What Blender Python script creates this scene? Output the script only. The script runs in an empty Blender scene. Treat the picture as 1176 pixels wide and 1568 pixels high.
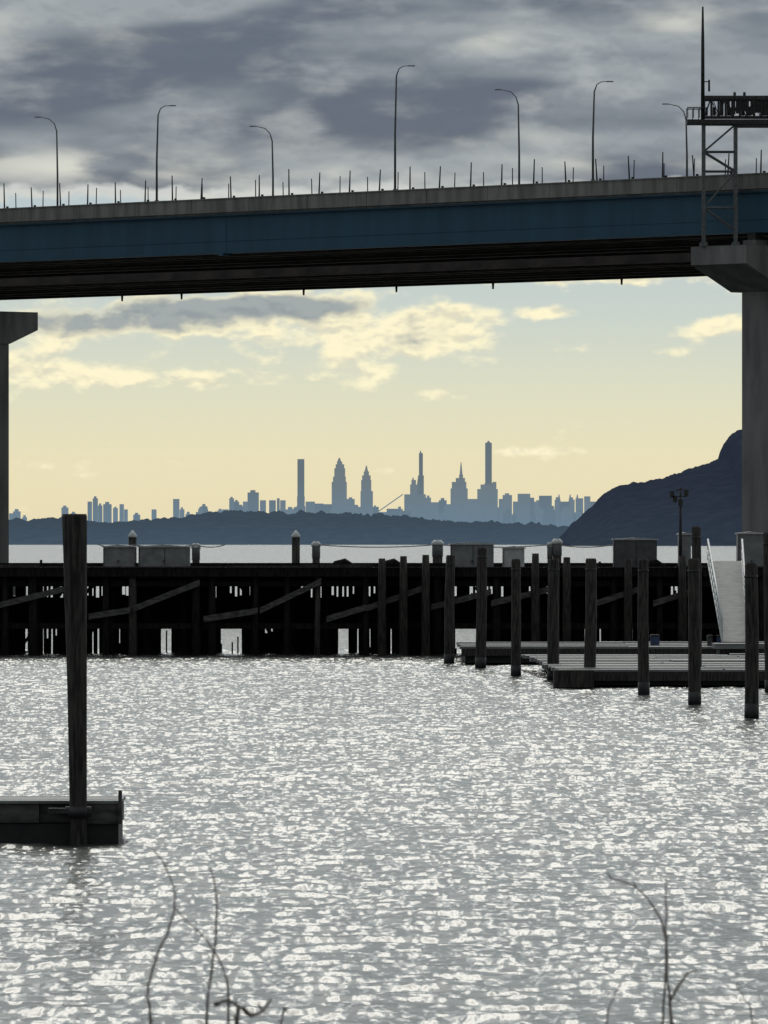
import bpy, bmesh, math, random
import numpy as np
from mathutils import Vector, noise
random.seed(7)
R=random.Random(11)
# ---------------------------------------------------------------- survey constants
F=12240.0; CX=588.0; HY=829.0; H=6.0     # focal length in photo px, horizon row, eye height
def X(px,D): return (px-CX)*D/F
def Z(py,D): return H+(HY-py)*D/F
def P(px,py,D): return Vector((X(px,D),D,Z(py,D)))
scene=bpy.context.scene
def lin(c):
    c=c/255.0
    return c/12.92 if c<=0.04045 else ((c+0.055)/1.055)**2.4
def S(r,g,b): return (lin(r),lin(g),lin(b),1.0)

# ---------------------------------------------------------------- materials
def mat(name,col,col2=None,rough=0.8,scale=(1,1,1),nscale=3.0,detail=4,bump=0.0,emit=None,emit2=None,ez=(0,200),metal=0.0,spec=0.5,lo=0.35,hi=0.65):
    m=bpy.data.materials.new(name); m.use_nodes=True
    nt=m.node_tree; b=nt.nodes['Principled BSDF']
    b.inputs['Roughness'].default_value=rough; b.inputs['Metallic'].default_value=metal
    b.inputs['Specular IOR Level'].default_value=spec
    tc=nt.nodes.new('ShaderNodeTexCoord'); mp=nt.nodes.new('ShaderNodeMapping')
    mp.inputs['Scale'].default_value=scale
    nt.links.new(tc.outputs['Object'],mp.inputs[0])
    n=nt.nodes.new('ShaderNodeTexNoise'); n.inputs['Scale'].default_value=nscale; n.inputs['Detail'].default_value=detail
    nt.links.new(mp.outputs[0],n.inputs['Vector'])
    cr=nt.nodes.new('ShaderNodeValToRGB')
    cr.color_ramp.elements[0].position=lo; cr.color_ramp.elements[1].position=hi
    cr.color_ramp.elements[0].color=(*col[:3],1); c2=col2 or tuple(c*1.6 for c in col[:3]); cr.color_ramp.elements[1].color=(*c2[:3],1)
    nt.links.new(n.outputs['Fac'],cr.inputs[0]); nt.links.new(cr.outputs[0],b.inputs['Base Color'])
    if bump>0:
        bp=nt.nodes.new('ShaderNodeBump'); bp.inputs['Strength'].default_value=bump; bp.inputs['Distance'].default_value=0.05
        nt.links.new(n.outputs['Fac'],bp.inputs['Height']); nt.links.new(bp.outputs[0],b.inputs['Normal'])
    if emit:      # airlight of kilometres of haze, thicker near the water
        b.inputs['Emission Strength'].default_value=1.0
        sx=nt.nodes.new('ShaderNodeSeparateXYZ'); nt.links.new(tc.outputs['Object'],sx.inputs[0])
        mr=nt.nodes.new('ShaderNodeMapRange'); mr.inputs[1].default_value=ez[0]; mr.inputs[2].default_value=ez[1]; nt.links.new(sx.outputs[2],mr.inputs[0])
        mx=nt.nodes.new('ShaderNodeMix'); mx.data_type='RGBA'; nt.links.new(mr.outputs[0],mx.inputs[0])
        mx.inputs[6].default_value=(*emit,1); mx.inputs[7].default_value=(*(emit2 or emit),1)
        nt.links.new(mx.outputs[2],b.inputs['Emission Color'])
    return m
M={}
M['girder']=mat('blue_girder_paint',(0.010,0.065,0.125),(0.024,0.105,0.18),rough=0.6,scale=(1,1,0.12),nscale=0.5,detail=6,lo=0.25,hi=0.7)
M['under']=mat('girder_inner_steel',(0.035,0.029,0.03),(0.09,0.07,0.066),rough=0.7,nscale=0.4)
M['concrete']=mat('weathered_concrete',(0.17,0.17,0.175),(0.28,0.28,0.28),rough=0.9,scale=(1,1,0.2),nscale=0.8,detail=6,bump=0.2)
M['parapet']=mat('parapet_concrete',(0.17,0.17,0.165),(0.31,0.305,0.295),rough=0.9,scale=(1,1,0.15),nscale=1.2,detail=6)
M['asphalt']=mat('asphalt',(0.04,0.04,0.04),(0.06,0.06,0.06),rough=0.9)
M['steel']=mat('galvanised_steel',(0.10,0.11,0.12),(0.18,0.19,0.20),rough=0.55,nscale=5,metal=0.3)
M['darksteel']=mat('dark_steel',(0.02,0.02,0.022),(0.05,0.05,0.055),rough=0.6,nscale=4)
M['timber']=mat('creosoted_timber',(0.007,0.0065,0.0065),(0.022,0.02,0.019),rough=0.95,scale=(3,3,0.5),nscale=3,bump=0.4,spec=0.2)
M['timber2']=mat('weathered_piling_wood',(0.020,0.019,0.019),(0.080,0.073,0.068),rough=0.9,scale=(6,6,0.7),nscale=2.5,bump=0.6,spec=0.3)
M['brace']=mat('weathered_brace_timber',(0.05,0.048,0.047),(0.13,0.125,0.12),rough=0.9,scale=(1,1,3),nscale=2.5,spec=0.3)
M['deckwood']=mat('grey_decking',(0.14,0.145,0.15),(0.28,0.29,0.30),rough=0.6,scale=(0.3,4,1),nscale=2)
M['white']=mat('white_painted_metal',(0.5,0.52,0.53),(0.7,0.71,0.72),rough=0.45,nscale=4)
M['ramp']=mat('aluminium_ramp',(0.10,0.11,0.115),(0.2,0.21,0.215),rough=0.65,nscale=2)
M['greybox']=mat('grey_cabinet_metal',(0.16,0.17,0.18),(0.26,0.27,0.28),rough=0.5,nscale=2)
M['darkbox']=mat('dark_cabinet_metal',(0.06,0.065,0.07),(0.1,0.105,0.11),rough=0.5,nscale=2)
M['roof']=mat('light_roof_sheet',(0.4,0.41,0.42),(0.55,0.56,0.57),rough=0.4,nscale=2)
M['rope']=mat('rope',(0.25,0.24,0.22),(0.4,0.38,0.34),rough=0.9)
M['floatblk']=mat('black_float',(0.008,0.008,0.009),(0.02,0.02,0.02),rough=0.6)
M['twig']=mat('bare_bark',(0.11,0.10,0.095),(0.27,0.25,0.23),rough=0.9,nscale=30)
M['bank']=mat('riverbank_soil',(0.06,0.055,0.04),(0.13,0.12,0.08),rough=1,nscale=2,bump=0.5)
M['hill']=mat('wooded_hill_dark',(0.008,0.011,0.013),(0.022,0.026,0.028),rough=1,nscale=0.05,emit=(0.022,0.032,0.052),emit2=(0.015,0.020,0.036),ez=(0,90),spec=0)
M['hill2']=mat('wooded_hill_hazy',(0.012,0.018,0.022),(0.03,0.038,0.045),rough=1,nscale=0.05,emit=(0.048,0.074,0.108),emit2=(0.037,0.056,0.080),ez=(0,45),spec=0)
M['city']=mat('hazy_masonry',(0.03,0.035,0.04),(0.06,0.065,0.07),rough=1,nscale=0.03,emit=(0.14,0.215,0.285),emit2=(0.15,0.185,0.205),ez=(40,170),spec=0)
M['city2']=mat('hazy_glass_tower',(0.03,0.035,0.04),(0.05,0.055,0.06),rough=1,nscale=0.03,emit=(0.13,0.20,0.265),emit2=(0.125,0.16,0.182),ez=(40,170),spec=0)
M['blue']=mat('blue_plastic',(0.03,0.05,0.12),(0.05,0.08,0.18),rough=0.5)

# ---------------------------------------------------------------- mesh builder
class B:
    def __init__(s,*mats): s.bm=bmesh.new(); s.mats=[M[m] for m in mats]
    def hexa(s,p,mi=0):
        v=[s.bm.verts.new(q) for q in p]
        for f in ((0,3,2,1),(4,5,6,7),(0,1,5,4),(1,2,6,5),(2,3,7,6),(3,0,4,7)):
            fc=s.bm.faces.new([v[i] for i in f]); fc.material_index=mi
    def box(s,x0,x1,y0,y1,z0,z1,mi=0):
        s.hexa([(x0,y0,z0),(x1,y0,z0),(x1,y1,z0),(x0,y1,z0),(x0,y0,z1),(x1,y0,z1),(x1,y1,z1),(x0,y1,z1)],mi)
    def tube(s,p0,p1,r0,r1=None,n=8,mi=0):
        s.path([p0,p1],[r0,r0 if r1 is None else r1],n,mi)
    def path(s,pts,rs,n=6,mi=0):
        pts=[Vector(p) for p in pts]
        if not isinstance(rs,(list,tuple)): rs=[rs]*len(pts)
        rings=[]
        for i,p in enumerate(pts):
            a=pts[max(i-1,0)]; b=pts[min(i+1,len(pts)-1)]
            d=(b-a).normalized()
            ref=Vector((0,1,0)) if abs(d.y)<0.9 else Vector((1,0,0))
            e1=d.cross(ref).normalized(); e2=d.cross(e1).normalized()
            rings.append([s.bm.verts.new(p+(e1*math.cos(2*math.pi*k/n)+e2*math.sin(2*math.pi*k/n))*rs[i]) for k in range(n)])
        for i in range(len(rings)-1):
            for k in range(n):
                f=s.bm.faces.new((rings[i][k],rings[i][(k+1)%n],rings[i+1][(k+1)%n],rings[i+1][k])); f.material_index=mi; f.smooth=n>5
        for r in (rings[0],rings[-1]):
            f=s.bm.faces.new(r); f.material_index=mi
    def prism(s,poly,fn,a,b,mi=0):
        v0=[s.bm.verts.new(fn(u,v,a)) for u,v in poly]; v1=[s.bm.verts.new(fn(u,v,b)) for u,v in poly]
        n=len(poly)
        s.bm.faces.new(v0).material_index=mi; s.bm.faces.new(v1).material_index=mi
        for i in range(n):
            s.bm.faces.new((v0[i],v0[(i+1)%n],v1[(i+1)%n],v1[i])).material_index=mi
    def done(s,name,parent=None):
        bmesh.ops.recalc_face_normals(s.bm,faces=s.bm.faces)
        me=bpy.data.meshes.new(name); s.bm.to_mesh(me); s.bm.free()
        for m in s.mats: me.materials.append(m)
        o=bpy.data.objects.new(name,me); scene.collection.objects.link(o)
        if parent: o.parent=parent
        return o
def empty(name):
    e=bpy.data.objects.new(name,None); scene.collection.objects.link(e); return e

# ---------------------------------------------------------------- bridge frame
A=Vector((X(0,770),770,0)); Bq=Vector((X(1176,695),695,0))
U=(Bq-A).normalized(); N=Vector((-U.y,U.x,0))
if N.y<0: N=-N
def BP(t,s,z): return A+U*t+N*s+Vector((0,0,z))
def inv(px,s):
    k=(px-CX)/F
    return (k*(A.y+N.y*s)-A.x-N.x*s)/(U.x-k*U.y)
def bbox(b,t0,t1,s0,s1,z0,z1,mi=0):
    b.hexa([BP(t0,s0,z0),BP(t1,s0,z0),BP(t1,s1,z0),BP(t0,s1,z0),BP(t0,s0,z1),BP(t1,s0,z1),BP(t1,s1,z1),BP(t0,s1,z1)],mi)

T0,T1=-420,330
br=empty('highway_bridge')
for di,(s0,s1) in enumerate(((0,32),(47,79))):
    b=B('parapet','asphalt','concrete')
    bbox(b,T0,T1,s0+0.05,s1-0.05,36.55,36.95,2)
    bbox(b,T0,T1,s0+0.4,s1-0.4,36.954,37.0,1)
    t=T0
    while t<T1:           # parapet panels with joints
        bbox(b,t+0.03,t+7.97,s0-0.28,s0+0.16,36.72,37.95,0)
        bbox(b,t+0.03,t+7.97,s0-0.36,s0+0.22,37.953,38.06,0)
        bbox(b,t+0.03,t+7.97,s1-0.16,s1+0.28,36.72,37.95,0)
        t+=8
    bbox(b,T0,T1,(s0+s1)/2-0.3,(s0+s1)/2+0.3,37.004,37.9,0)
    b.done('deck_and_parapet',br)
    b=B('girder','under')
    gs=[s0+0.55+i*(s1-s0-1.1)/5 for i in range(6)]
    for gi,g in enumerate(gs):
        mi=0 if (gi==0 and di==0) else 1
        bbox(b,T0,T1,g-0.12,g+0.12,33.06,36.40,mi)
        bbox(b,T0,T1,g-0.55,g+0.55,32.9,33.06,mi)
        bbox(b,T0,T1,g-0.5,g+0.5,36.40,36.545,mi)
    if di==0:
        bbox(b,T0,T1,gs[0]-0.17,gs[0]-0.122,34.05,34.13,0)     # longitudinal stiffener
        ts=inv(338,0)
        bbox(b,ts-0.3,ts+0.3,gs[0]-0.15,gs[0]-0.122,33.1,34.04,0)
        bbox(b,ts-0.3,ts+0.3,gs[0]-0.15,gs[0]-0.122,34.14,36.3,0)
        bbox(b,ts-0.35,ts+0.35,gs[0]-0.6,gs[0]+0.6,32.70,32.895,0)
    t=-120
    while t<200:
        for i in range(5):
            b.tube(BP(t,gs[i]+0.2,33.3),BP(t,gs[i+1]-0.2,36.2),0.09,n=5,mi=1)
            b.tube(BP(t,gs[i]+0.2,36.2),BP(t,gs[i+1]-0.2,33.3),0.09,n=5,mi=1)
            b.tube(BP(t,gs[i]+0.2,33.2),BP(t,gs[i+1]-0.2,33.2),0.09,n=5,mi=1)
        t+=8
    for s_,z_ in ((s0+2.5,32.85),(s0+9,32.75),(s0+20,32.8)):
        b.tube(BP(-200,s_,z_),BP(200,s_,z_),0.14,n=6,mi=1)
    b.done('steel_girders',br)
b=B('darksteel')
t=-60
while t<150:
    tt=t+R.uniform(-0.1,0.1); lean=R.uniform(-0.2,0.15)
    b.tube(BP(tt,0.0,38.0),BP(tt+lean,0,38.0+R.uniform(1.9,2.5)),0.085,0.055,n=5)
    b.tube(BP(tt+0.9,31.9,37.8),BP(tt+0.9+lean,31.9,41.6+R.uniform(-.2,.3)),0.075,0.05,n=5)
    q=BP(tt+0.3,0.1,0); b.box(q.x-0.12,q.x+0.12,q.y-0.05,q.y+0.05,38.06,38.25)
    t+=4.05
b.done('fence_posts',br)
b=B('darksteel')
for px,s_ in ((187,78.4),(278,78.4),(465,78.4),(607,78.4),(755,78.4),(952,78.4)):  # small lamps hanging below the far deck edge, modelled unlit
    t=inv(px,s_)
    b.tube(BP(t,s_,32.9),BP(t,s_,32.3),0.13,0.10,n=6)
b.done('underdeck_lamps',br)
def pier(tc,wcap,wcol,s0,s1,c0,c1,ztop,ztip,zcol):
    b=B('concrete','darksteel')
    fn=lambda u,v,w: BP(w,u,v)
    poly=[(s0,ztop),(s0,ztip),(c0,zcol),(c1,zcol),(s1,ztip),(s1,ztop)]
    b.prism(poly,fn,tc-wcap/2,tc+wcap/2,0)
    bbox(b,tc-wcol/2,tc+wcol/2,c0+0.05,c1-0.05,-3,zcol-0.003,0)
    bbox(b,tc-wcol/2-1.2,tc+wcol/2+1.2,c0-1.5,c1+1.5,-3,1.6,0)
    for i in range(6):
        s=(s0+4)+0.55+i*(s1-s0-8-1.1)/5
        bbox(b,tc-0.8,tc+0.8,s-0.7,s+0.7,ztop+0.003,ztop+0.6,0)
        bbox(b,tc-0.5,tc+0.5,s-0.45,s+0.45,ztop+0.603,32.89,1)
    b.done('pier',br)
tl=inv(1058,-4); tr=inv(1143,-4); tcR=(tl+tr)/2; wR=tr-tl
D0=BP(tl,-4,0).y
zt,zp,zc=Z(378,D0),Z(406,D0),Z(446,D0)
pier(tcR,wR,wR*0.62,-4,36,1.0,31,zt,zp,zc)
tR2=inv(58,83)
pier(tR2-wR/2,wR,wR*0.96,43,83,46.0,78.9,31.6,29.6,28.0)
pier(tcR-175,wR,wR*0.62,-4,36,1.0,31,zt,zp,zc)
pier(tR2-wR/2+185,wR,wR*0.9,43,83,49.0,77.6,31.6,29.6,27.6)

for px,top,hook,s_ in ((88,180,-1,29),(240,162,1,2),(418,194,-1,29),(605,101,1,2),(795,138,-1,29),(908,125,1,2),(1052,160,-1,29)):
    t=inv(px,s_); q=BP(t,s_,37.0); zt_=Z(top,q.y)
    b=B('steel')
    arm=hook*(1.5 if hook>0 else 2.1)
    if hook>0:
        pts=[q,q+Vector((0,0,(zt_-37)*0.5)),Vector((q.x+0.12,q.y,zt_-0.9)),Vector((q.x+0.35,q.y,zt_-0.25)),Vector((q.x+0.75,q.y,zt_)),Vector((q.x+arm*0.8,q.y,zt_+0.02))]
        rs=[0.12,0.095,0.07,0.05,0.04,0.035]
    else:
        pts=[q,q+Vector((0,0,(zt_-37)*0.5)),Vector((q.x-0.08,q.y,zt_-1.4)),Vector((q.x-0.3,q.y,zt_-0.65)),Vector((q.x-0.8,q.y,zt_-0.15)),Vector((q.x+arm*0.8,q.y,zt_+0.05))]
        rs=[0.12,0.095,0.07,0.05,0.045,0.035]
    b.path(pts,rs,8)
    e=pts[-1]; h0,h1=min(0,hook*0.65),max(0,hook*0.65)
    b.hexa([(e.x+h0,e.y-0.13,e.z-0.05),(e.x+h1,e.y-0.13,e.z-0.05),(e.x+h1,e.y+0.13,e.z-0.05),(e.x+h0,e.y+0.13,e.z-0.05),
            (e.x+h0*.9,e.y-0.08,e.z+0.05),(e.x+h1*.9,e.y-0.08,e.z+0.05),(e.x+h1*.9,e.y+0.08,e.z+0.05),(e.x+h0*.9,e.y+0.08,e.z+0.05)])
    b.tube(q,q+Vector((0,0,1.3)),0.2,n=8)
    b.done('street_lamp')

# sign gantry / mast
g=BP(inv(1100,-3),-3,0); Dg=g.y
b=B('darksteel','steel')
xl,xr=X(1078,Dg),X(1127,Dg); zb=zt+0.02; zp1=Z(188,Dg)
for x in (xl,xr):
    for dy in (0,1.6):
        b.box(x-0.14,x+0.14,Dg+dy-0.14,Dg+dy+0.14,zb,zp1,1)
    b.box(x-0.3,x+0.3,Dg-0.4,Dg+2.0,zb-0.01,zb+0.35,1)
zs=[Z(v,Dg) for v in (352,318,262,232,190)]
for i in range(len(zs)-1):
    for dy in (0,1.6):
        b.tube((xl,Dg+dy,zs[i] if i%2 else zs[i+1]),(xr,Dg+dy,zs[i+1] if i%2 else zs[i]),0.08,n=5,mi=1)
        b.tube((xl,Dg+dy,zs[i+1]),(xr,Dg+dy,zs[i+1]),0.08,n=5,mi=1)
    b.tube((xl,Dg,zs[i]),(xl,Dg+1.6,zs[i+1]),0.07,n=5); b.tube((xr,Dg,zs[i]),(xr,Dg+1.6,zs[i+1]),0.07,n=5)
zmast=Z(10,Dg)
b.path([(xl-0.1,Dg,zp1),(xl-0.1,Dg,Z(60,Dg)),(xl-0.1,Dg,zmast)],[0.18,0.14,0.08],8)
b.tube((xl-0.1,Dg,Z(125,Dg)),(xl+0.5,Dg,Z(125,Dg)),0.05,n=5); b.tube((xl+0.45,Dg,Z(122,Dg)),(xl+0.45,Dg,Z(140,Dg)),0.09,n=6)
x0=X(1052,Dg); x1=X(1176,Dg)+22
b.box(x0,x1,Dg-0.5,Dg+2.1,Z(190,Dg),Z(183,Dg),0)
b.box(xr,x1,Dg-0.4,Dg+2.0,Z(194,Dg),Z(190.2,Dg),0)
for dy in (-0.45,2.05):
    b.tube((x0,Dg+dy,Z(165,Dg)),(X(1080,Dg),Dg+dy,Z(165,Dg)),0.05,n=5)
    for px in (1053,1062,1071): b.tube((X(px,Dg),Dg+dy,Z(181,Dg)),(X(px,Dg),Dg+dy,Z(165,Dg)),0.04,n=5)
xa=X(1079,Dg)
for zz in (148,152,179):
    for dy in (-0.3,1.9): b.tube((xa,Dg+dy,Z(zz,Dg)),(x1,Dg+dy,Z(zz,Dg)),0.09,n=5)
x=xa; k=0
while x<x1:
    for dy in (-0.3,1.9):
        b.tube((x,Dg+dy,Z(148,Dg)),(x,Dg+dy,Z(179,Dg)),0.06,n=5)
        b.tube((x,Dg+dy,Z(148 if k%2 else 179,Dg)),(x+0.62,Dg+dy,Z(179 if k%2 else 148,Dg)),0.045,n=5)
    if R.random()<0.75: b.box(x+0.12,x+0.12+R.uniform(0.15,0.4),Dg+0.6,Dg+1.0,Z(176,Dg),Z(R.uniform(150,165),Dg),0)
    x+=0.62; k+=1
x=X(1113,Dg)
while x<x1:
    w_=R.uniform(0.25,0.9); b.box(x,x+w_,Dg-0.16,Dg-0.12,Z(178-R.uniform(0,8),Dg),Z(150+R.uniform(0,3),Dg),0); x+=w_+R.uniform(0.03,0.12)
for px in (1125,1140): b.tube((X(px,Dg),Dg,Z(148,Dg)),(X(px,Dg),Dg,Z(141,Dg)),0.12,n=6)
b.done('sign_gantry')

# ---------------------------------------------------------------- timber pier (wave screen) at 420 m
DP=420.0
tp=empty('timber_pier')
b=B('timber','timber2','deckwood')
x=-60
while x<62:
    b.box(x,x+1.96,DP-0.3,DP+8.2,4.42,4.62,0)
    x+=2
b.box(-60,62,DP-0.36,DP-0.303,4.15,4.60,0)
x=-60
while x<62:
    w_=R.uniform(2.5,5); z_=R.uniform(4.66,4.78)
    b.box(x,x+w_-0.05,DP-0.42,DP+0.0,4.623,z_,1); x+=w_
    if R.random()<0.35: b.tube((x,DP-0.2,4.7),(x,DP-0.2,z_+R.uniform(0.1,0.35)),0.07,n=6)
b.box(-60,62,DP+7.8,DP+8.2,4.623,4.85,0)
for z_ in (3.78,1.55):
    b.box(-60,62,DP+0.22,DP+0.42,z_-0.15,z_+0.15,0)
    b.box(-60,62,DP+6.9,DP+7.1,z_-0.12,z_+0.12,0)
b.done('deck_frame',tp)
openings=[(245,262),(340,370),(517,533),(700,712),(720,735)]
def blocked(px,m=9): return any(a-m<px<c+m for a,c in openings)
b=B('timber','timber2','brace')
for px in [8,50,110,162,203,300,325,392,440,487,560,585,618,652,670,760,820,868,940,962,1010,1045,1110,1168]+[-40*i for i in range(1,30)]+[1176+45*i for i in range(1,30)]:
    D=DP+R.uniform(-0.05,0.1); x=X(px,D); r=R.uniform(0.15,0.27); l=R.uniform(-0.06,0.06)
    b.path([(x+l,D-0.0,-1.5),(x+l*0.5,D,1.5),(x,D,4.14)],[r*1.1,r,r*0.92],9,R.choice((0,0,1)))
for px in range(-600,1800,55):
    if blocked(px): continue
    x=X(px,DP+4); b.tube((x,DP+4,-1.5),(x,DP+4,4.4),R.uniform(0.15,0.3),n=8)
for px in (585,618,652,690,820,868,962,1045):
    x=X(px,DP-0.75); b.path([(x,DP-0.8,-1.5),(x,DP-0.75,4.0),(x,DP-0.75,Z(850+R.uniform(-4,6),DP))],[0.25,0.22,0.18],9,1)
def brace(pa,ya,pb_,yb,h=0.16):
    a=(X(pa,DP),DP-0.32,Z(ya,DP)); c=(X(pb_,DP),DP-0.32,Z(yb,DP))
    b.hexa([(a[0],a[1]-0.06,a[2]-h),(c[0],c[1]-0.06,c[2]-h),(c[0],c[1]+0.06,c[2]-h),(a[0],a[1]+0.06,a[2]-h),
            (a[0],a[1]-0.06,a[2]+h),(c[0],c[1]-0.06,c[2]+h),(c[0],c[1]+0.06,c[2]+h),(a[0],a[1]+0.06,a[2]+h)],2)
for q in ((-95,950,98,902),(136,944,200,934),(205,932,306,892),(312,948,395,935),(398,935,492,890),(500,948,560,930),(560,932,655,898),(660,930,752,906),(752,924,850,900),(905,926,985,900),(1000,924,1060,905)):
    brace(*q)
for i in range(8):
    brace(-100-i*150,940,-220-i*150,900); brace(1200+i*150,940,1310+i*150,900)
for i in range(90):
    px=R.uniform(-500,1700); w=R.uniform(-90,90)
    if blocked(px,60): continue
    b.tube((X(px,DP+5),DP+5,R.uniform(0,1.6)),(X(px+w,DP+5),DP+5,R.uniform(3,4.3)),R.uniform(0.07,0.13),n=5)
b.done('piles_and_braces',tp)
b=B('timber')
DW=DP+7.3
up_z=[(15,205),(308,390),(425,570),(690,765),(795,835),(1010,1040)]     # stretches where the upper boards are missing
lo_z=[(20,110),(125,200),(300,345),(395,450),(535,600),(690,760),(900,960)]
px=-700.0
while px<1900:
    w=R.uniform(6,9.5)
    x0,x1=X(px,DW),X(px+w,DW)
    inop=any(a-2<px+w/2<c+2 for a,c in openings)
    inu=any(a<px<c for a,c in up_z) or (not 0<px<1176 and math.sin(px*0.02)>0.2)
    inl=any(a<px<c for a,c in lo_z) or (not 0<px<1176 and math.sin(px*0.03)>0.4)
    y=DW+R.uniform(-0.03,0.03)
    b.box(x0,x1+0.004,y,y+0.08,1.62,R.uniform(3.0,3.25))
    b.box(x0,x1+0.004,y,y+0.08,3.72,4.42)
    g1=R.uniform(0.05,0.17) if (inu and R.random()<0.75) else -0.004
    b.box(x0,x1-g1,y+0.003,y+0.083,2.9,3.798)
    if not inop:
        g2=R.uniform(0.03,0.12) if (inl and R.random()<0.6) else (R.uniform(0.02,0.05) if R.random()<0.06 else -0.004)
        b.box(x0,x1-g2,y,y+0.08,-1.0,1.618)
        if g2>0 and R.random()<0.7: b.box(x1-g2-0.01,x1+0.01,y+0.1,y+0.15,-1.0,R.uniform(-0.5,1.2))
    elif R.random()<0.3: b.box(x0,x0+0.08,y,y+0.08,-1.0,R.uniform(0.2,1.6))
    px+=w
b.done('plank_wave_screen',tp)

for px,base,top,w in ((690,1017,850,15),(738,1023,838,16),(790,1036,856,15),(848,1042,856,18),(905,1050,855,18),(985,1064,856,17),(1062,1080,855,19),(1150,1100,862,21),(1066,1046,806,15),(1176,1060,815,16)):
    D=6*F/(base-HY); x=X(px,D); r=w/2*D/F; zt_=Z(top,D); l=R.uniform(-0.16,0.16)
    b=B('timber2','darksteel')
    b.path([(x+l,D,-2),(x+l*0.6,D,0.4),(x+l*0.3+R.uniform(-.04,.04),D,zt_*0.55),(x,D,zt_-0.08),(x,D,zt_)],[r*1.05,r*1.02,r,r*0.93,r*0.8],10)
    b.tube((x+l*0.6,D,0.0),(x+l*0.6,D,0.5),r*1.07,n=10,mi=1)
    b.tube((x,D,zt_-0.5),(x,D,zt_-0.42),r*1.0,n=10,mi=1)
    b.done('mooring_pile')
for px,top,w,cap in ((203,812,13,1),(453,812,13,1),(300,832,12,0),(484,829,12,0),(670,827,16,0),(853,825,14,0),(842,830,8,0)):
    D=DP+9.2; x=X(px,D); r=w/2*D/F; zt_=Z(top,D)
    b=B('timber2','white','greybox') 
    b.tube((x,D,-1.5),(x,D,zt_-0.35),r,r*0.95,n=10,mi=0)
    if cap: b.path([(x,D,zt_-0.38),(x,D,zt_-0.3),(x,D,zt_)],[r*1.12,r*1.12,0.03],10,1)
    else:
        b.path([(x,D,zt_-0.9),(x,D,zt_-0.32),(x,D,zt_-0.28)],[r*1.05,r*1.05,r*1.05],10,2)
        b.path([(x,D,zt_-0.28),(x,D,zt_-0.15),(x,D,zt_)],[r*1.25,r*1.25,r*0.7],10,1)
    b.done('capped_mooring_pile')
b=B('rope')
for a,c in ((203,300),(484,670),(300,345),(853,940),(670,845),(150,203)):
    D=DP+9.0; pts=[]
    for i in range(9):
        f=i/8; pts.append((X(a+(c-a)*f,D),D,Z(834+ (1-(2*f-1)**2)*4,D)))
    b.path(pts,0.03,5)
b.done('rope_rail')
for nm,a,c,t_,mi in (('utility_cabinet',158,205,838,'greybox'),('storage_shed',212,290,838,'greybox'),('storage_shed',690,756,834,'greybox'),('utility_cabinet',770,803,840,'roof'),('storage_shed',940,1006,827,'darkbox'),('utility_cabinet',1040,1058,819,'greybox'),('storage_shed',1130,1172,818,'greybox')):
    D=DP+3.5; b=B(mi,'roof','darksteel'); x0,x1=X(a,D),X(c,D); z1=Z(t_,D)
    b.box(x0,x1,D,D+2.0,4.63,z1,0)
    b.prism([(x0-0.08,z1+0.003),(x1+0.08,z1+0.003),(x1+0.08,z1+0.06),((x0+x1)/2,z1+0.14),(x0-0.08,z1+0.06)],lambda u,v,w:(u,w,v),D-0.1,D+2.1,1)
    n=max(1,int((x1-x0)/0.9))
    for i in range(n):
        u0=x0+(x1-x0)*i/n; b.box(u0+0.03,u0+0.06,D-0.02,D-0.003,4.7,z1-0.06,2)
    b.box((x0+x1)/2-0.04,(x0+x1)/2+0.04,D-0.07,D-0.022,4.9,5.0,2)
    b.done(nm)
for px in (525,600,1000):
    b=B('timber'); D=DP+2; x=X(px,D)
    b.path([(x-0.7,D,4.63),(x-0.4,D,4.75),(x+0.1,D,4.85),(x+0.7,D,4.66)],[0.05,0.22,0.26,0.06],8); b.done('coiled_hose')
D=DP+2; b=B('darksteel'); x=X(1042,D)
b.path([(x,D,4.62),(x,D,Z(790,D)),(x,D,Z(746,D))],[0.1,0.07,0.05],8)
b.tube((x-0.5,D,Z(760,D)),(x+0.35,D,Z(760,D)),0.04,n=5)
for dx,pz in ((-0.45,757),(0.3,755),(0.0,770),(-0.3,764)):
    b.box(x+dx-0.12,x+dx+0.12,D-0.12,D+0.12,Z(pz+5,D),Z(pz-5,D))
b.path([(x-0.25,D,Z(752,D)),(x,D,Z(748,D)),(x+0.3,D,Z(752,D))],0.04,5)
b.done('instrument_pole')

b=B('deckwood','floatblk','timber2')
def fd(px,D0,D1,zt_,pxe):
    y=D0
    while y<D1:
        f=(y-D0)/(D1-D0)
        xa=X(px[0]+(px[1]-px[0])*f+R.uniform(-4,4),y); xb=X(pxe,y)
        xm=xa+(xb-xa)*R.uniform(0.3,0.7)
        b.box(xa,xm-0.05,y,y+1.55,zt_+R.uniform(-0.05,0.03),zt_+0.09+R.uniform(0,0.07),0)
        b.box(xm+0.05,xb,y,y+1.55,zt_+R.uniform(-0.05,0.03),zt_+0.09+R.uniform(0,0.07),0)
        y+=2.3
fd((855,800),328,372,0.62,1420)
fd((705,702),388,408,0.75,1420)
b.box(X(862,329),X(1420,329),328.2,374,0.1,0.56,1)
b.box(X(857,328),X(1420,328),327.8,328.15,0.28,0.66,2)
b.box(X(712,389),X(1420,389),388.2,408,0.1,0.7,1)
b.box(X(707,388),X(1420,388),387.8,388.15,0.45,0.8,2)
b.box(X(845,330),X(905,330),325.5,327.7,0.05,0.75,2)
b.done('floating_dock')
gw=empty('gangway')
b=B('white','ramp','steel')
p0=(X(1084,409),409.0,5.0); p1=(X(1106,386),386.0,1.15); w0=1.75
L=60
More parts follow.
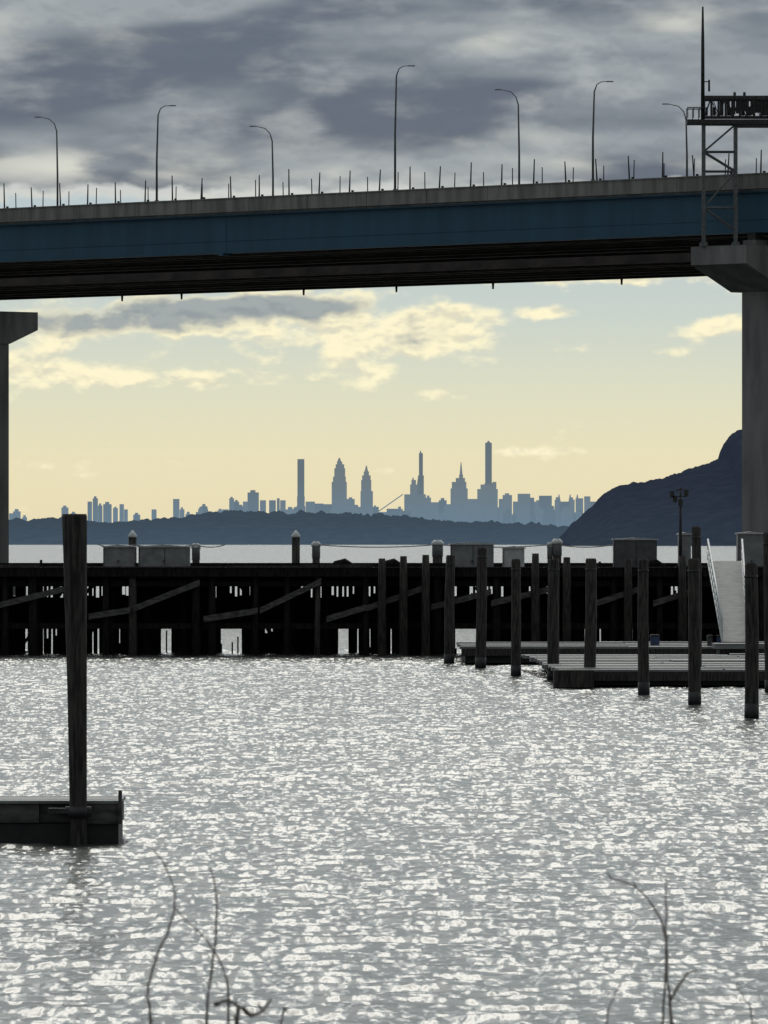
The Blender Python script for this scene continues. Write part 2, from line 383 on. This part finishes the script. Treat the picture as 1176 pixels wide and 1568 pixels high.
for i in range(L):
    f0=i/L; f1=(i+0.96)/L
    a=[p0[j]+(p1[j]-p0[j])*f0 for j in range(3)]; c=[p0[j]+(p1[j]-p0[j])*f1 for j in range(3)]
    wa=w0+(1.25-w0)*f0; wc=w0+(1.25-w0)*f1
    b.hexa([(a[0],a[1],a[2]-0.08),(c[0],c[1],c[2]-0.08),(c[0]+wc,c[1],c[2]-0.08),(a[0]+wa,a[1],a[2]-0.08),
            (a[0],a[1],a[2]),(c[0],c[1],c[2]),(c[0]+wc,c[1],c[2]),(a[0]+wa,a[1],a[2])],1)
for sd in (0,1):
    o0=w0*sd; o1=1.25*sd
    for hh in (0,0.55,1.1):
        b.tube((p0[0]+o0,p0[1],p0[2]+hh),(p1[0]+o1,p1[1],p1[2]+hh),0.05,n=6,mi=0)
    for i in range(13):
        f=i/12; q=[p0[j]+(p1[j]-p0[j])*f for j in range(3)]; q[0]+=o0+(o1-o0)*f
        b.tube(q,(q[0],q[1],q[2]+1.1),0.035,n=5,mi=0)
b.done('ramp',gw)
b=B('deckwood','steel')
b.box(p1[0]-0.5,p1[0]+2.2,383,386.2,0.85,1.1,0); 
for dx in (-0.4,2.0): b.box(p1[0]+dx,p1[0]+dx+0.15,383.1,383.3,0.6,0.85,1)
b.done('landing_platform',gw)
for px,D,mi in ((1003,395,'blue'),(1090,392,'darkbox'),(1098,392,'blue')):
    b=B(mi,'darksteel'); x=X(px,D)
    b.box(x-0.22,x+0.22,D,D+0.5,0.86,1.3,0); b.prism([(x-0.25,1.303),(x+0.25,1.303),(x+0.2,1.4),(x-0.2,1.4)],lambda u,v,w:(u,w,v),D-0.04,D+0.54,1)
    b.done('dock_box')

# ---------------------------------------------------------------- foreground dock and piling
DF=158.6
b=B('deckwood','brace','floatblk','darksteel')
xr_=X(183,DF)
b.box(xr_-14,xr_-0.02,DF+0.05,DF+2.6,-0.3,0.40,2)
b.box(xr_-14,X(60,DF),DF-0.02,DF+2.7,0.42,0.79,1)
b.box(X(60,DF)+0.01,xr_-0.65,DF+0.08,DF+2.7,0.42,0.79,1)
b.box(xr_-0.64,xr_,DF-0.04,DF+2.7,0.40,0.795,1)
y=DF-0.06
while y<DF+2.7:
    b.box(xr_-14,xr_+0.03,y,y+0.26,0.80,0.855+R.uniform(0,0.008),0); y+=0.275
b.box(X(75,DF),X(140,DF),DF-0.45,DF-0.07,0.62,0.72,3)
b.box(xr_-0.02,xr_+0.05,DF-0.12,DF+0.10,0.40,1.06,1)      # corner fender plank
b.done('floating_dock')
DQ=DF-0.28
b=B('timber2','darksteel')
b.path([(X(121,DQ),DQ,-2.5),(X(120,DQ),DQ,0.6),(X(118,DQ),DQ,Z(1050,DQ)),(X(115,DQ),DQ,Z(850,DQ)),(X(114,DQ),DQ,Z(791,DQ)),(X(114,DQ),DQ,Z(787,DQ))],[0.17,0.17,0.195,0.235,0.25,0.235],16)
b.path([(X(120,DQ),DQ,0.55),(X(120,DQ),DQ,0.75)],0.26,14,1)
b.done('mooring_pile')

# ---------------------------------------------------------------- far hills
def ridge(name,m,pts,D,depth,step,rough,amp):
    bm=bmesh.new(); rows=[]
    px=pts[0][0]
    nv=14
    while px<=pts[-1][0]:
        for i in range(len(pts)-1):
            if pts[i][0]<=px<=pts[i+1][0]:
                f=(px-pts[i][0])/(pts[i+1][0]-pts[i][0]); f=f*f*(3-2*f)*0.5+f*0.5
                y=pts[i][1]+(pts[i+1][1]-pts[i][1])*f; break
        h=max(1,Z(y,D+depth*0.5)); x=X(px,D+depth*0.5)
        col=[]
        for k in range(nv+1):
            v=k/nv; prof=math.sin(min(1,v*2)*math.pi/2)**0.8 if v<=0.5 else max(0,math.cos((v-0.5)*math.pi))**0.8
            crest=max(0,1-abs(v-0.5)*5)
            nz=(noise.fractal((px*rough,v*3.0,5.3),1.0,2.0,5)*amp+noise.noise((px*0.5,v*9,2.2))*amp*0.3)*crest
            col.append(bm.verts.new((x,D+depth*v,max(-3,h*prof+nz-(2 if prof<0.05 else 0)))))
        rows.append(col); px+=step
    for i in range(len(rows)-1):
        for k in range(nv): bm.faces.new((rows[i][k],rows[i+1][k],rows[i+1][k+1],rows[i][k+1])).smooth=True
    bmesh.ops.recalc_face_normals(bm,faces=bm.faces)
    me=bpy.data.meshes.new(name); bm.to_mesh(me); bm.free(); me.materials.append(M[m])
    o=bpy.data.objects.new(name,me); scene.collection.objects.link(o)
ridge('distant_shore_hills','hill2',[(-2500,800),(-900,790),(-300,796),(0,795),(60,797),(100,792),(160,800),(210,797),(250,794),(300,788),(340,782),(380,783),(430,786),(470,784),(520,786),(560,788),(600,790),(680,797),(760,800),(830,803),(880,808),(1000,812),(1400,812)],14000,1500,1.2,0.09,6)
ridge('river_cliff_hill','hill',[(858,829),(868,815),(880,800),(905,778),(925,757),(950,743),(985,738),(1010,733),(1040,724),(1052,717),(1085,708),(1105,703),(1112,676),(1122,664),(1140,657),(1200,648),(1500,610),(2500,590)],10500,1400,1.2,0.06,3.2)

# ---------------------------------------------------------------- skyline
DC=21000.0
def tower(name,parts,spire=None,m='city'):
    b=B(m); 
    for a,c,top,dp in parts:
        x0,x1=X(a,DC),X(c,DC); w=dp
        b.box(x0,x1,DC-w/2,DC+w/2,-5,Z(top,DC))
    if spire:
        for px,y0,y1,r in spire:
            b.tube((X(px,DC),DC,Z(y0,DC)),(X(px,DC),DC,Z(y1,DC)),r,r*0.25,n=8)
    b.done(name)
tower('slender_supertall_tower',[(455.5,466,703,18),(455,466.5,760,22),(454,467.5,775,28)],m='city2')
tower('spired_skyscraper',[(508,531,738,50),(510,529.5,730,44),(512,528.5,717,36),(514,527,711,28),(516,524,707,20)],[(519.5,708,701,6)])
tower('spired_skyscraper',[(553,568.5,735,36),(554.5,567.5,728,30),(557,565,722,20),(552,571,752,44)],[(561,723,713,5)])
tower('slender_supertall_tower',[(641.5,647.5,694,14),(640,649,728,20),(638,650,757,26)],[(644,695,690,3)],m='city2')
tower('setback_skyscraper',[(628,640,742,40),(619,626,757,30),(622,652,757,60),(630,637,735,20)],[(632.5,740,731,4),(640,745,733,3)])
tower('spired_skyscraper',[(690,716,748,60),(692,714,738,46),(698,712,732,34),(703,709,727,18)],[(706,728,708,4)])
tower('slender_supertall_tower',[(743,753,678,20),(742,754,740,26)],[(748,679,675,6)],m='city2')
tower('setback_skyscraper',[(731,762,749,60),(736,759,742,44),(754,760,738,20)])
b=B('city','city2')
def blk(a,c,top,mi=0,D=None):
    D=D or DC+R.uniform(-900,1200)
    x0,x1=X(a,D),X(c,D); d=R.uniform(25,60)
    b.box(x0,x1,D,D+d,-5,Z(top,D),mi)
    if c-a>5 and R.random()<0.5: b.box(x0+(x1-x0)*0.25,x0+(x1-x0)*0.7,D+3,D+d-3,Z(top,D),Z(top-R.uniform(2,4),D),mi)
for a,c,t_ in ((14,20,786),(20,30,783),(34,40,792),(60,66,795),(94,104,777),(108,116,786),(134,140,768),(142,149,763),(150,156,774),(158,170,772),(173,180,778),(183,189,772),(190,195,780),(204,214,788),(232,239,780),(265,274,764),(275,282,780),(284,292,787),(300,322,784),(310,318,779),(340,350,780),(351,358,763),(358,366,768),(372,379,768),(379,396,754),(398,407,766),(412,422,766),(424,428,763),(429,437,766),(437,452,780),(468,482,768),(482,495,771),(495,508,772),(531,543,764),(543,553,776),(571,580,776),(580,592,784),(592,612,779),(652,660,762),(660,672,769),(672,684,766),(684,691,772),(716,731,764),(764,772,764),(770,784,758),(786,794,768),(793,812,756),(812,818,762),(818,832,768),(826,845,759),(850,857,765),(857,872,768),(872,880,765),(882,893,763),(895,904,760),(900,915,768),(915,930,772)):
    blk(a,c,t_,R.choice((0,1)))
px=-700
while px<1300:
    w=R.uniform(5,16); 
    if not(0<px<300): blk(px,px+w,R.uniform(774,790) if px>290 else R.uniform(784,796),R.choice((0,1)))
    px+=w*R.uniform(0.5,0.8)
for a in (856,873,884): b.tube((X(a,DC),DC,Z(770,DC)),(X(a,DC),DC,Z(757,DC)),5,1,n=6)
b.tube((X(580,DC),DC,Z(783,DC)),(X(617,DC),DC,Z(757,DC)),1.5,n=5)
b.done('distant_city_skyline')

# ---------------------------------------------------------------- near riverbank and bare shrubs
bm=bmesh.new(); rows=[]
prof=[(-40,4.6),(0,4.4),(10,4.2),(18,3.9),(24,3.6),(32,3.0),(40,1.6),(48,0.3),(56,-1.0),(64,-2)]
for y,z in prof:
    rows.append([bm.verts.new((x,y+noise.noise((x*0.05,y,0))*2,z+noise.noise((x*0.3,y*0.3,3))*0.12)) for x in range(-120,121,2)])
for i in range(len(rows)-1):
    for k in range(len(rows[0])-1): bm.faces.new((rows[i][k],rows[i][k+1],rows[i+1][k+1],rows[i+1][k]))
me=bpy.data.meshes.new('riverbank'); bm.to_mesh(me); bm.free(); me.materials.append(M['bank'])
o=bpy.data.objects.new('riverbank',me); scene.collection.objects.link(o)
def shrub(stems,D):
    b=B('twig')
    for st,r,ground in stems:
        r*=1.2
        pts=[P(px,py,D+i*0.15) for i,(px,py) in enumerate(st)]
        if ground: pts=[Vector((pts[0].x+R.uniform(-0.05,0.05),D,3.6)),Vector((pts[0].x,D,4.2))]+pts
        out=[]
        for i in range(len(pts)-1):
            p_=pts[max(i-1,0)]; q0=pts[i]; q1=pts[i+1]; q2=pts[min(i+2,len(pts)-1)]
            for k in range(4):
                t=k/4
                out.append(0.5*((2*q0)+(q1-p_)*t+(2*p_-5*q0+4*q1-q2)*t*t+(3*q0-p_-3*q1+q2)*t**3)+Vector((R.uniform(-1,1),0,R.uniform(-1,1)))*0.0018)
        out.append(pts[-1])
        n=len(out); b.path(out,[r*(1-0.6*i/n)*R.uniform(0.9,1.1) for i in range(n)],6)
        for i in range(4,n,4):
            if R.random()<0.5: 
                e=out[i]+Vector((R.uniform(-0.015,0.015),0,R.uniform(0.005,0.02))); b.tube(out[i],e,r*0.5,r*0.25,n=5)
    b.done('bare_shrub')
shrub([([(230,1568),(226,1520),(238,1470),(260,1420),(268,1370),(252,1325),(232,1297)],0.0042,True),
       ([(316,1568),(322,1500),(331,1430),(331,1370),(322,1330)],0.0046,True),
       ([(350,1545),(342,1485),(315,1438),(285,1410),(266,1388)],0.004,True),
       ([(330,1538),(350,1531),(362,1540)],0.006,False),
       ([(362,1562),(385,1556),(402,1548),(415,1530)],0.008,True),
       ([(432,1568),(440,1550)],0.004,True)],22)
shrub([([(1028,1568),(1022,1500),(1020,1440),(1005,1395),(975,1360),(935,1344)],0.005,True),
       ([(1016,1568),(1019,1480),(1020,1400),(1020,1345)],0.004,True),
       ([(1028,1530),(1045,1500),(1056,1489),(1068,1486)],0.0045,False),
       ([(1152,1568),(1140,1530),(1128,1510)],0.003,True),
       ([(930,1568),(938,1530),(950,1505)],0.003,True)],23)

# ---------------------------------------------------------------- river water: real short-crested waves near, flat sheet beyond
m=bpy.data.materials.new('river_water'); m.use_nodes=True; nt=m.node_tree; nb=nt.nodes; L_=nt.links
pb=nb['Principled BSDF']; pb.inputs['Base Color'].default_value=(0.05,0.058,0.055,1); pb.inputs['Roughness'].default_value=0.2; pb.inputs['IOR'].default_value=1.33
tc=nb.new('ShaderNodeTexCoord'); geo=nb.new('ShaderNodeNewGeometry')
def vm(op,a,bb):
    v=nb.new('ShaderNodeVectorMath'); v.operation=op
    for i,q in enumerate((a,bb)):
        if isinstance(q,tuple): v.inputs[i].default_value=q
        else: L_.new(q,v.inputs[i])
    return v.outputs[0]
def wn(scale,rot,detail,dist,amp):
    mp=nb.new('ShaderNodeMapping'); mp.inputs['Scale'].default_value=scale; mp.inputs['Rotation'].default_value=(0,0,rot)
    L_.new(tc.outputs['Object'],mp.inputs[0]); n=nb.new('ShaderNodeTexNoise'); n.inputs['Scale'].default_value=1; n.inputs['Detail'].default_value=detail; n.inputs['Distortion'].default_value=dist
    L_.new(mp.outputs[0],n.inputs['Vector'])
    return vm('MULTIPLY',vm('SUBTRACT',n.outputs['Color'],(0.5,0.5,0.5)),amp)
sm=vm('ADD',wn((6.0,1.2,1),-0.05,3,0.5,(0.6,0.9,0)),geo.outputs['Normal'])
nv=nb.new('ShaderNodeVectorMath'); nv.operation='NORMALIZE'; L_.new(sm,nv.inputs[0])
L_.new(nv.outputs[0],pb.inputs['Normal'])
gx0,gx1,gy0,gy1=-42.0,42.0,88.0,450.0
nx=680; ny=1800
xs=np.linspace(gx0,gx1,nx); ys=np.linspace(gy0,gy1,ny)
XX,YY=np.meshgrid(xs,ys)
rng=np.random.default_rng(5)
ZZ=np.zeros_like(XX)
NW=46
for i in range(NW):
    lam=0.58*(3.6/0.58)**((i/NW)**1.7)
    th=rng.normal(0.25,0.75); k=2*math.pi/lam
    sl=0.027*rng.uniform(0.6,1.3)
    ph=rng.uniform(0,6.28)
    arg=k*(math.sin(th)*XX+math.cos(th)*YY)+ph
    ZZ+=sl/k*(np.sin(arg)+0.15*np.sin(2*arg+1.2))
gust=0.85+0.15*np.sin(XX*0.11+1)*np.sin(YY*0.035+XX*0.04)
fade=np.clip((XX-gx0)/3,0,1)*np.clip((gx1-XX)/3,0,1)*np.clip((YY-gy0)/4,0,1)*np.clip((gy1-YY)/10,0,1)
ZZ*=fade*gust
co_=np.stack([XX,YY,ZZ],-1).reshape(-1,3)
idx=np.arange(nx*ny).reshape(ny,nx)
quads=np.stack([idx[:-1,:-1],idx[:-1,1:],idx[1:,1:],idx[1:,:-1]],-1).reshape(-1,4)
O=[(-30000,-2000),(30000,-2000),(30000,55000),(-30000,55000)]
base=nx*ny
ext=np.array([[*O[0],0],[*O[1],0],[*O[2],0],[*O[3],0],[gx0,gy0,0],[gx1,gy0,0],[gx1,gy1,0],[gx0,gy1,0]],float)
eq=np.array([[0,1,5,4],[1,2,6,5],[2,3,7,6],[3,0,4,7]])+base
co_=np.vstack([co_,ext]); quads=np.vstack([quads,eq])
me=bpy.data.meshes.new('river_water')
me.vertices.add(len(co_)); me.vertices.foreach_set('co',co_.ravel().astype(np.float32))
me.loops.add(quads.size); me.loops.foreach_set('vertex_index',quads.ravel().astype(np.int32))
me.polygons.add(len(quads)); me.polygons.foreach_set('loop_start',np.arange(0,quads.size,4,dtype=np.int32))
me.polygons.foreach_set('use_smooth',np.ones(len(quads),dtype=bool))
me.update(calc_edges=True); me.validate()
me.materials.append(m)
o=bpy.data.objects.new('river_water',me); scene.collection.objects.link(o)

# ---------------------------------------------------------------- world
SUN_EL=32.0
w=bpy.data.worlds.new('World'); scene.world=w; w.use_nodes=True; nt=w.node_tree; nt.nodes.clear(); K=nt.links
def nd(t): return nt.nodes.new(t)
def plug(inp,v):
    if isinstance(v,(int,float)): inp.default_value=v
    elif isinstance(v,tuple): inp.default_value=v
    else: K.new(v,inp)
def mth(op,*a):
    n=nd('ShaderNodeMath'); n.operation=op
    for i,v in enumerate(a): plug(n.inputs[i],v)
    return n.outputs[0]
def add(a,b): return mth('ADD',a,b)
def mul(a,b): return mth('MULTIPLY',a,b)
def sstep(x,a,b,o0=0.0,o1=1.0):
    n=nd('ShaderNodeMapRange'); n.interpolation_type='SMOOTHSTEP'
    plug(n.inputs[0],x); plug(n.inputs[1],a); plug(n.inputs[2],b); plug(n.inputs[3],o0); plug(n.inputs[4],o1); return n.outputs[0]
def mixc(f,a,b,mode='MIX'):
    n=nd('ShaderNodeMix'); n.data_type='RGBA'; n.blend_type=mode; plug(n.inputs[0],f); plug(n.inputs[6],a); plug(n.inputs[7],b); return n.outputs[2]
tc=nd('ShaderNodeTexCoord'); sp=nd('ShaderNodeSeparateXYZ'); K.new(tc.outputs['Generated'],sp.inputs[0])
el=mul(mth('ARCSINE',sp.outputs[2]),57.2958); az=mul(mth('ARCTAN2',sp.outputs[0],sp.outputs[1]),57.2958)
cxy=nd('ShaderNodeCombineXYZ'); K.new(az,cxy.inputs[0]); K.new(el,cxy.inputs[1]); AE=cxy.outputs[0]
def vmath(op,a,b_):
    n=nd('ShaderNodeVectorMath'); n.operation=op; plug(n.inputs[0],a); plug(n.inputs[1],b_)
    return n.outputs['Value'] if op=='DOT_PRODUCT' else n.outputs[0]
def nz(sx,sy,off,detail,rough,dist=0.0):
    v=vmath('MULTIPLY',AE,(sx,sy,0)); v=vmath('ADD',v,(0,0,off) if not isinstance(off,tuple) else off)
    n=nd('ShaderNodeTexNoise'); n.inputs['Scale'].default_value=1; n.inputs['Detail'].default_value=detail; n.inputs['Roughness'].default_value=rough; n.inputs['Distortion'].default_value=dist
    K.new(v,n.inputs['Vector']); return n.outputs['Fac']
PD=213.6
def ells(acc,lst):
    for px,py,wx,wy,amp in lst:
        d=vmath('SUBTRACT',AE,((px-CX)/PD,(HY-py)/PD,0)); d=vmath('MULTIPLY',d,(PD/wx,PD/wy,0))
        e=mth('POWER',0.36788,vmath('DOT_PRODUCT',d,d))
        acc=mth('MULTIPLY_ADD',e,amp,acc)
    return acc
n1=nz(1.2,3.2,3.1,4,0.5,0.1)
n2=nz(0.5,2.2,8.7,3,0.45,0.1)
n3=nz(3.6,6.4,1.7,3,0.5,0.15)
n3u=nz(3.6,6.4,(0.0,0.28,1.7),3,0.5,0.15)      # the same field sampled a little higher: gives each puff a lit and a shaded side
top=sstep(el,2.3,2.8)
bias=ells(mul(top,0.9),((120,500,290,34,0.30),(60,565,170,34,0.22),(330,582,160,26,0.22),(560,518,170,38,0.20),(695,510,70,44,0.22),(420,465,240,26,0.28),(580,575,60,22,0.20),(850,478,50,14,0.27),(1100,502,60,24,0.28),(1030,540,35,9,0.18),(680,606,50,11,0.22),(810,692,90,8,0.18),(950,425,230,16,0.24)))
base=add(add(mul(n1,0.4),mul(n3,0.6)),bias)
cov=sstep(base,0.60,0.78)
thk=ells(base,((150,490,260,32,0.20),(420,466,240,22,0.20),(960,424,200,10,0.1)))
thick=sstep(thk,0.82,1.02)
ramp=nd('ShaderNodeValToRGB'); K.new(mul(el,1/8.0),ramp.inputs[0])
els=[(0.0,S(232,220,182)),(0.6,S(232,224,188)),(1.1,S(219,221,197)),(1.6,S(200,211,204)),(2.2,S(184,200,206)),(4.0,S(170,186,196)),(8.0,S(150,168,184))]
cr=ramp.color_ramp
while len(cr.elements)<len(els): cr.elements.new(0.5)
for e_,(p_,c_) in zip(cr.elements,els): e_.position=p_/8; e_.color=c_
und=sstep(add(n3u,mul(n3,-1.0)),-0.06,0.14)
puff=mixc(mul(und,0.6),S(255,247,210),S(200,200,186))
rim=mixc(sstep(el,1.9,2.6),puff,S(200,205,204))
shade=mixc(sstep(n2,0.38,0.60),S(88,101,119),S(150,159,166))
shade=mixc(mul(sstep(n1,0.46,0.72),0.55),shade,S(186,191,192))
shade=mixc(mul(und,0.22),shade,S(96,108,124))
pat=ells(0.0,((150,255,240,24,1.0),(520,276,140,16,0.9),(1040,34,60,20,0.7),(740,62,50,16,0.7),(60,50,140,26,0.4),(720,212,120,14,0.5),(960,250,160,14,0.6)))
shade=mixc(mth('MINIMUM',mul(pat,sstep(n1,0.34,0.60)),0.9),shade,S(216,218,208))
dk=ells(0.0,((330,200,240,16,0.75),(620,140,400,30,0.75),(130,110,220,20,0.6),(1000,190,160,14,0.5),(300,50,260,14,0.5),(900,90,200,14,0.5)))
shade=mixc(mul(dk,sstep(n1,0.66,0.40,0.0,1.0)),shade,S(86,99,117))
grey=mixc(sstep(el,1.8,2.5),mixc(mul(und,0.5),S(158,168,170),S(122,136,148)),shade)
cl=mixc(thick,rim,grey)
sky=mixc(cov,ramp.outputs[0],cl)
caz=mth('COSINE',mul(az,1/57.2958))
front=sstep(caz,0.2,1.0)
hi=sstep(el,4.5,12)
gain=add(1.0,mul(hi,add(0.05,mul(front,1.7))))
gain=mul(gain,sstep(caz,-0.3,0.7,0.75,1.0))
sky=mixc(hi,sky,mixc(0.6,sky,S(168,172,166)))
gv=nd('ShaderNodeVectorMath'); gv.operation='SCALE'; K.new(sky,gv.inputs[0]); K.new(gain,gv.inputs['Scale'])
bg2=nd('ShaderNodeBackground'); K.new(gv.outputs[0],bg2.inputs[0]); bg2.inputs[1].default_value=1.0
st=nd('ShaderNodeTexSky'); st.sky_type='NISHITA'; st.sun_disc=False; st.sun_elevation=math.radians(SUN_EL); st.sun_rotation=math.radians(0)
bg1=nd('ShaderNodeBackground'); K.new(st.outputs[0],bg1.inputs[0]); bg1.inputs[1].default_value=0.05
mx=nd('ShaderNodeMixShader'); mx.inputs[0].default_value=0.955
K.new(bg1.outputs[0],mx.inputs[1]); K.new(bg2.outputs[0],mx.inputs[2])
out=nd('ShaderNodeOutputWorld'); K.new(mx.outputs[0],out.inputs[0])

sl=bpy.data.lights.new('sun','SUN'); sl.energy=0.6; sl.angle=math.radians(28); sl.color=(1,0.95,0.86)
so=bpy.data.objects.new('sun',sl); scene.collection.objects.link(so)
sd=Vector((0,-math.cos(math.radians(SUN_EL)),-math.sin(math.radians(SUN_EL))))
so.rotation_euler=sd.to_track_quat('-Z','Y').to_euler()

# ---------------------------------------------------------------- camera
cam=bpy.data.cameras.new('camera'); co=bpy.data.objects.new('camera',cam); scene.collection.objects.link(co); scene.camera=co
cam.sensor_fit='HORIZONTAL'; cam.sensor_width=36; cam.lens=36*F/1176
cam.clip_start=0.5; cam.clip_end=90000
co.location=(0,0,H); co.rotation_euler=(math.radians(90)+math.atan((HY-784)/F),0,0)
cam.dof.use_dof=True; cam.dof.focus_distance=420; cam.dof.aperture_fstop=36
scene.view_settings.view_transform='Standard'; scene.view_settings.look='None'; scene.view_settings.exposure=0
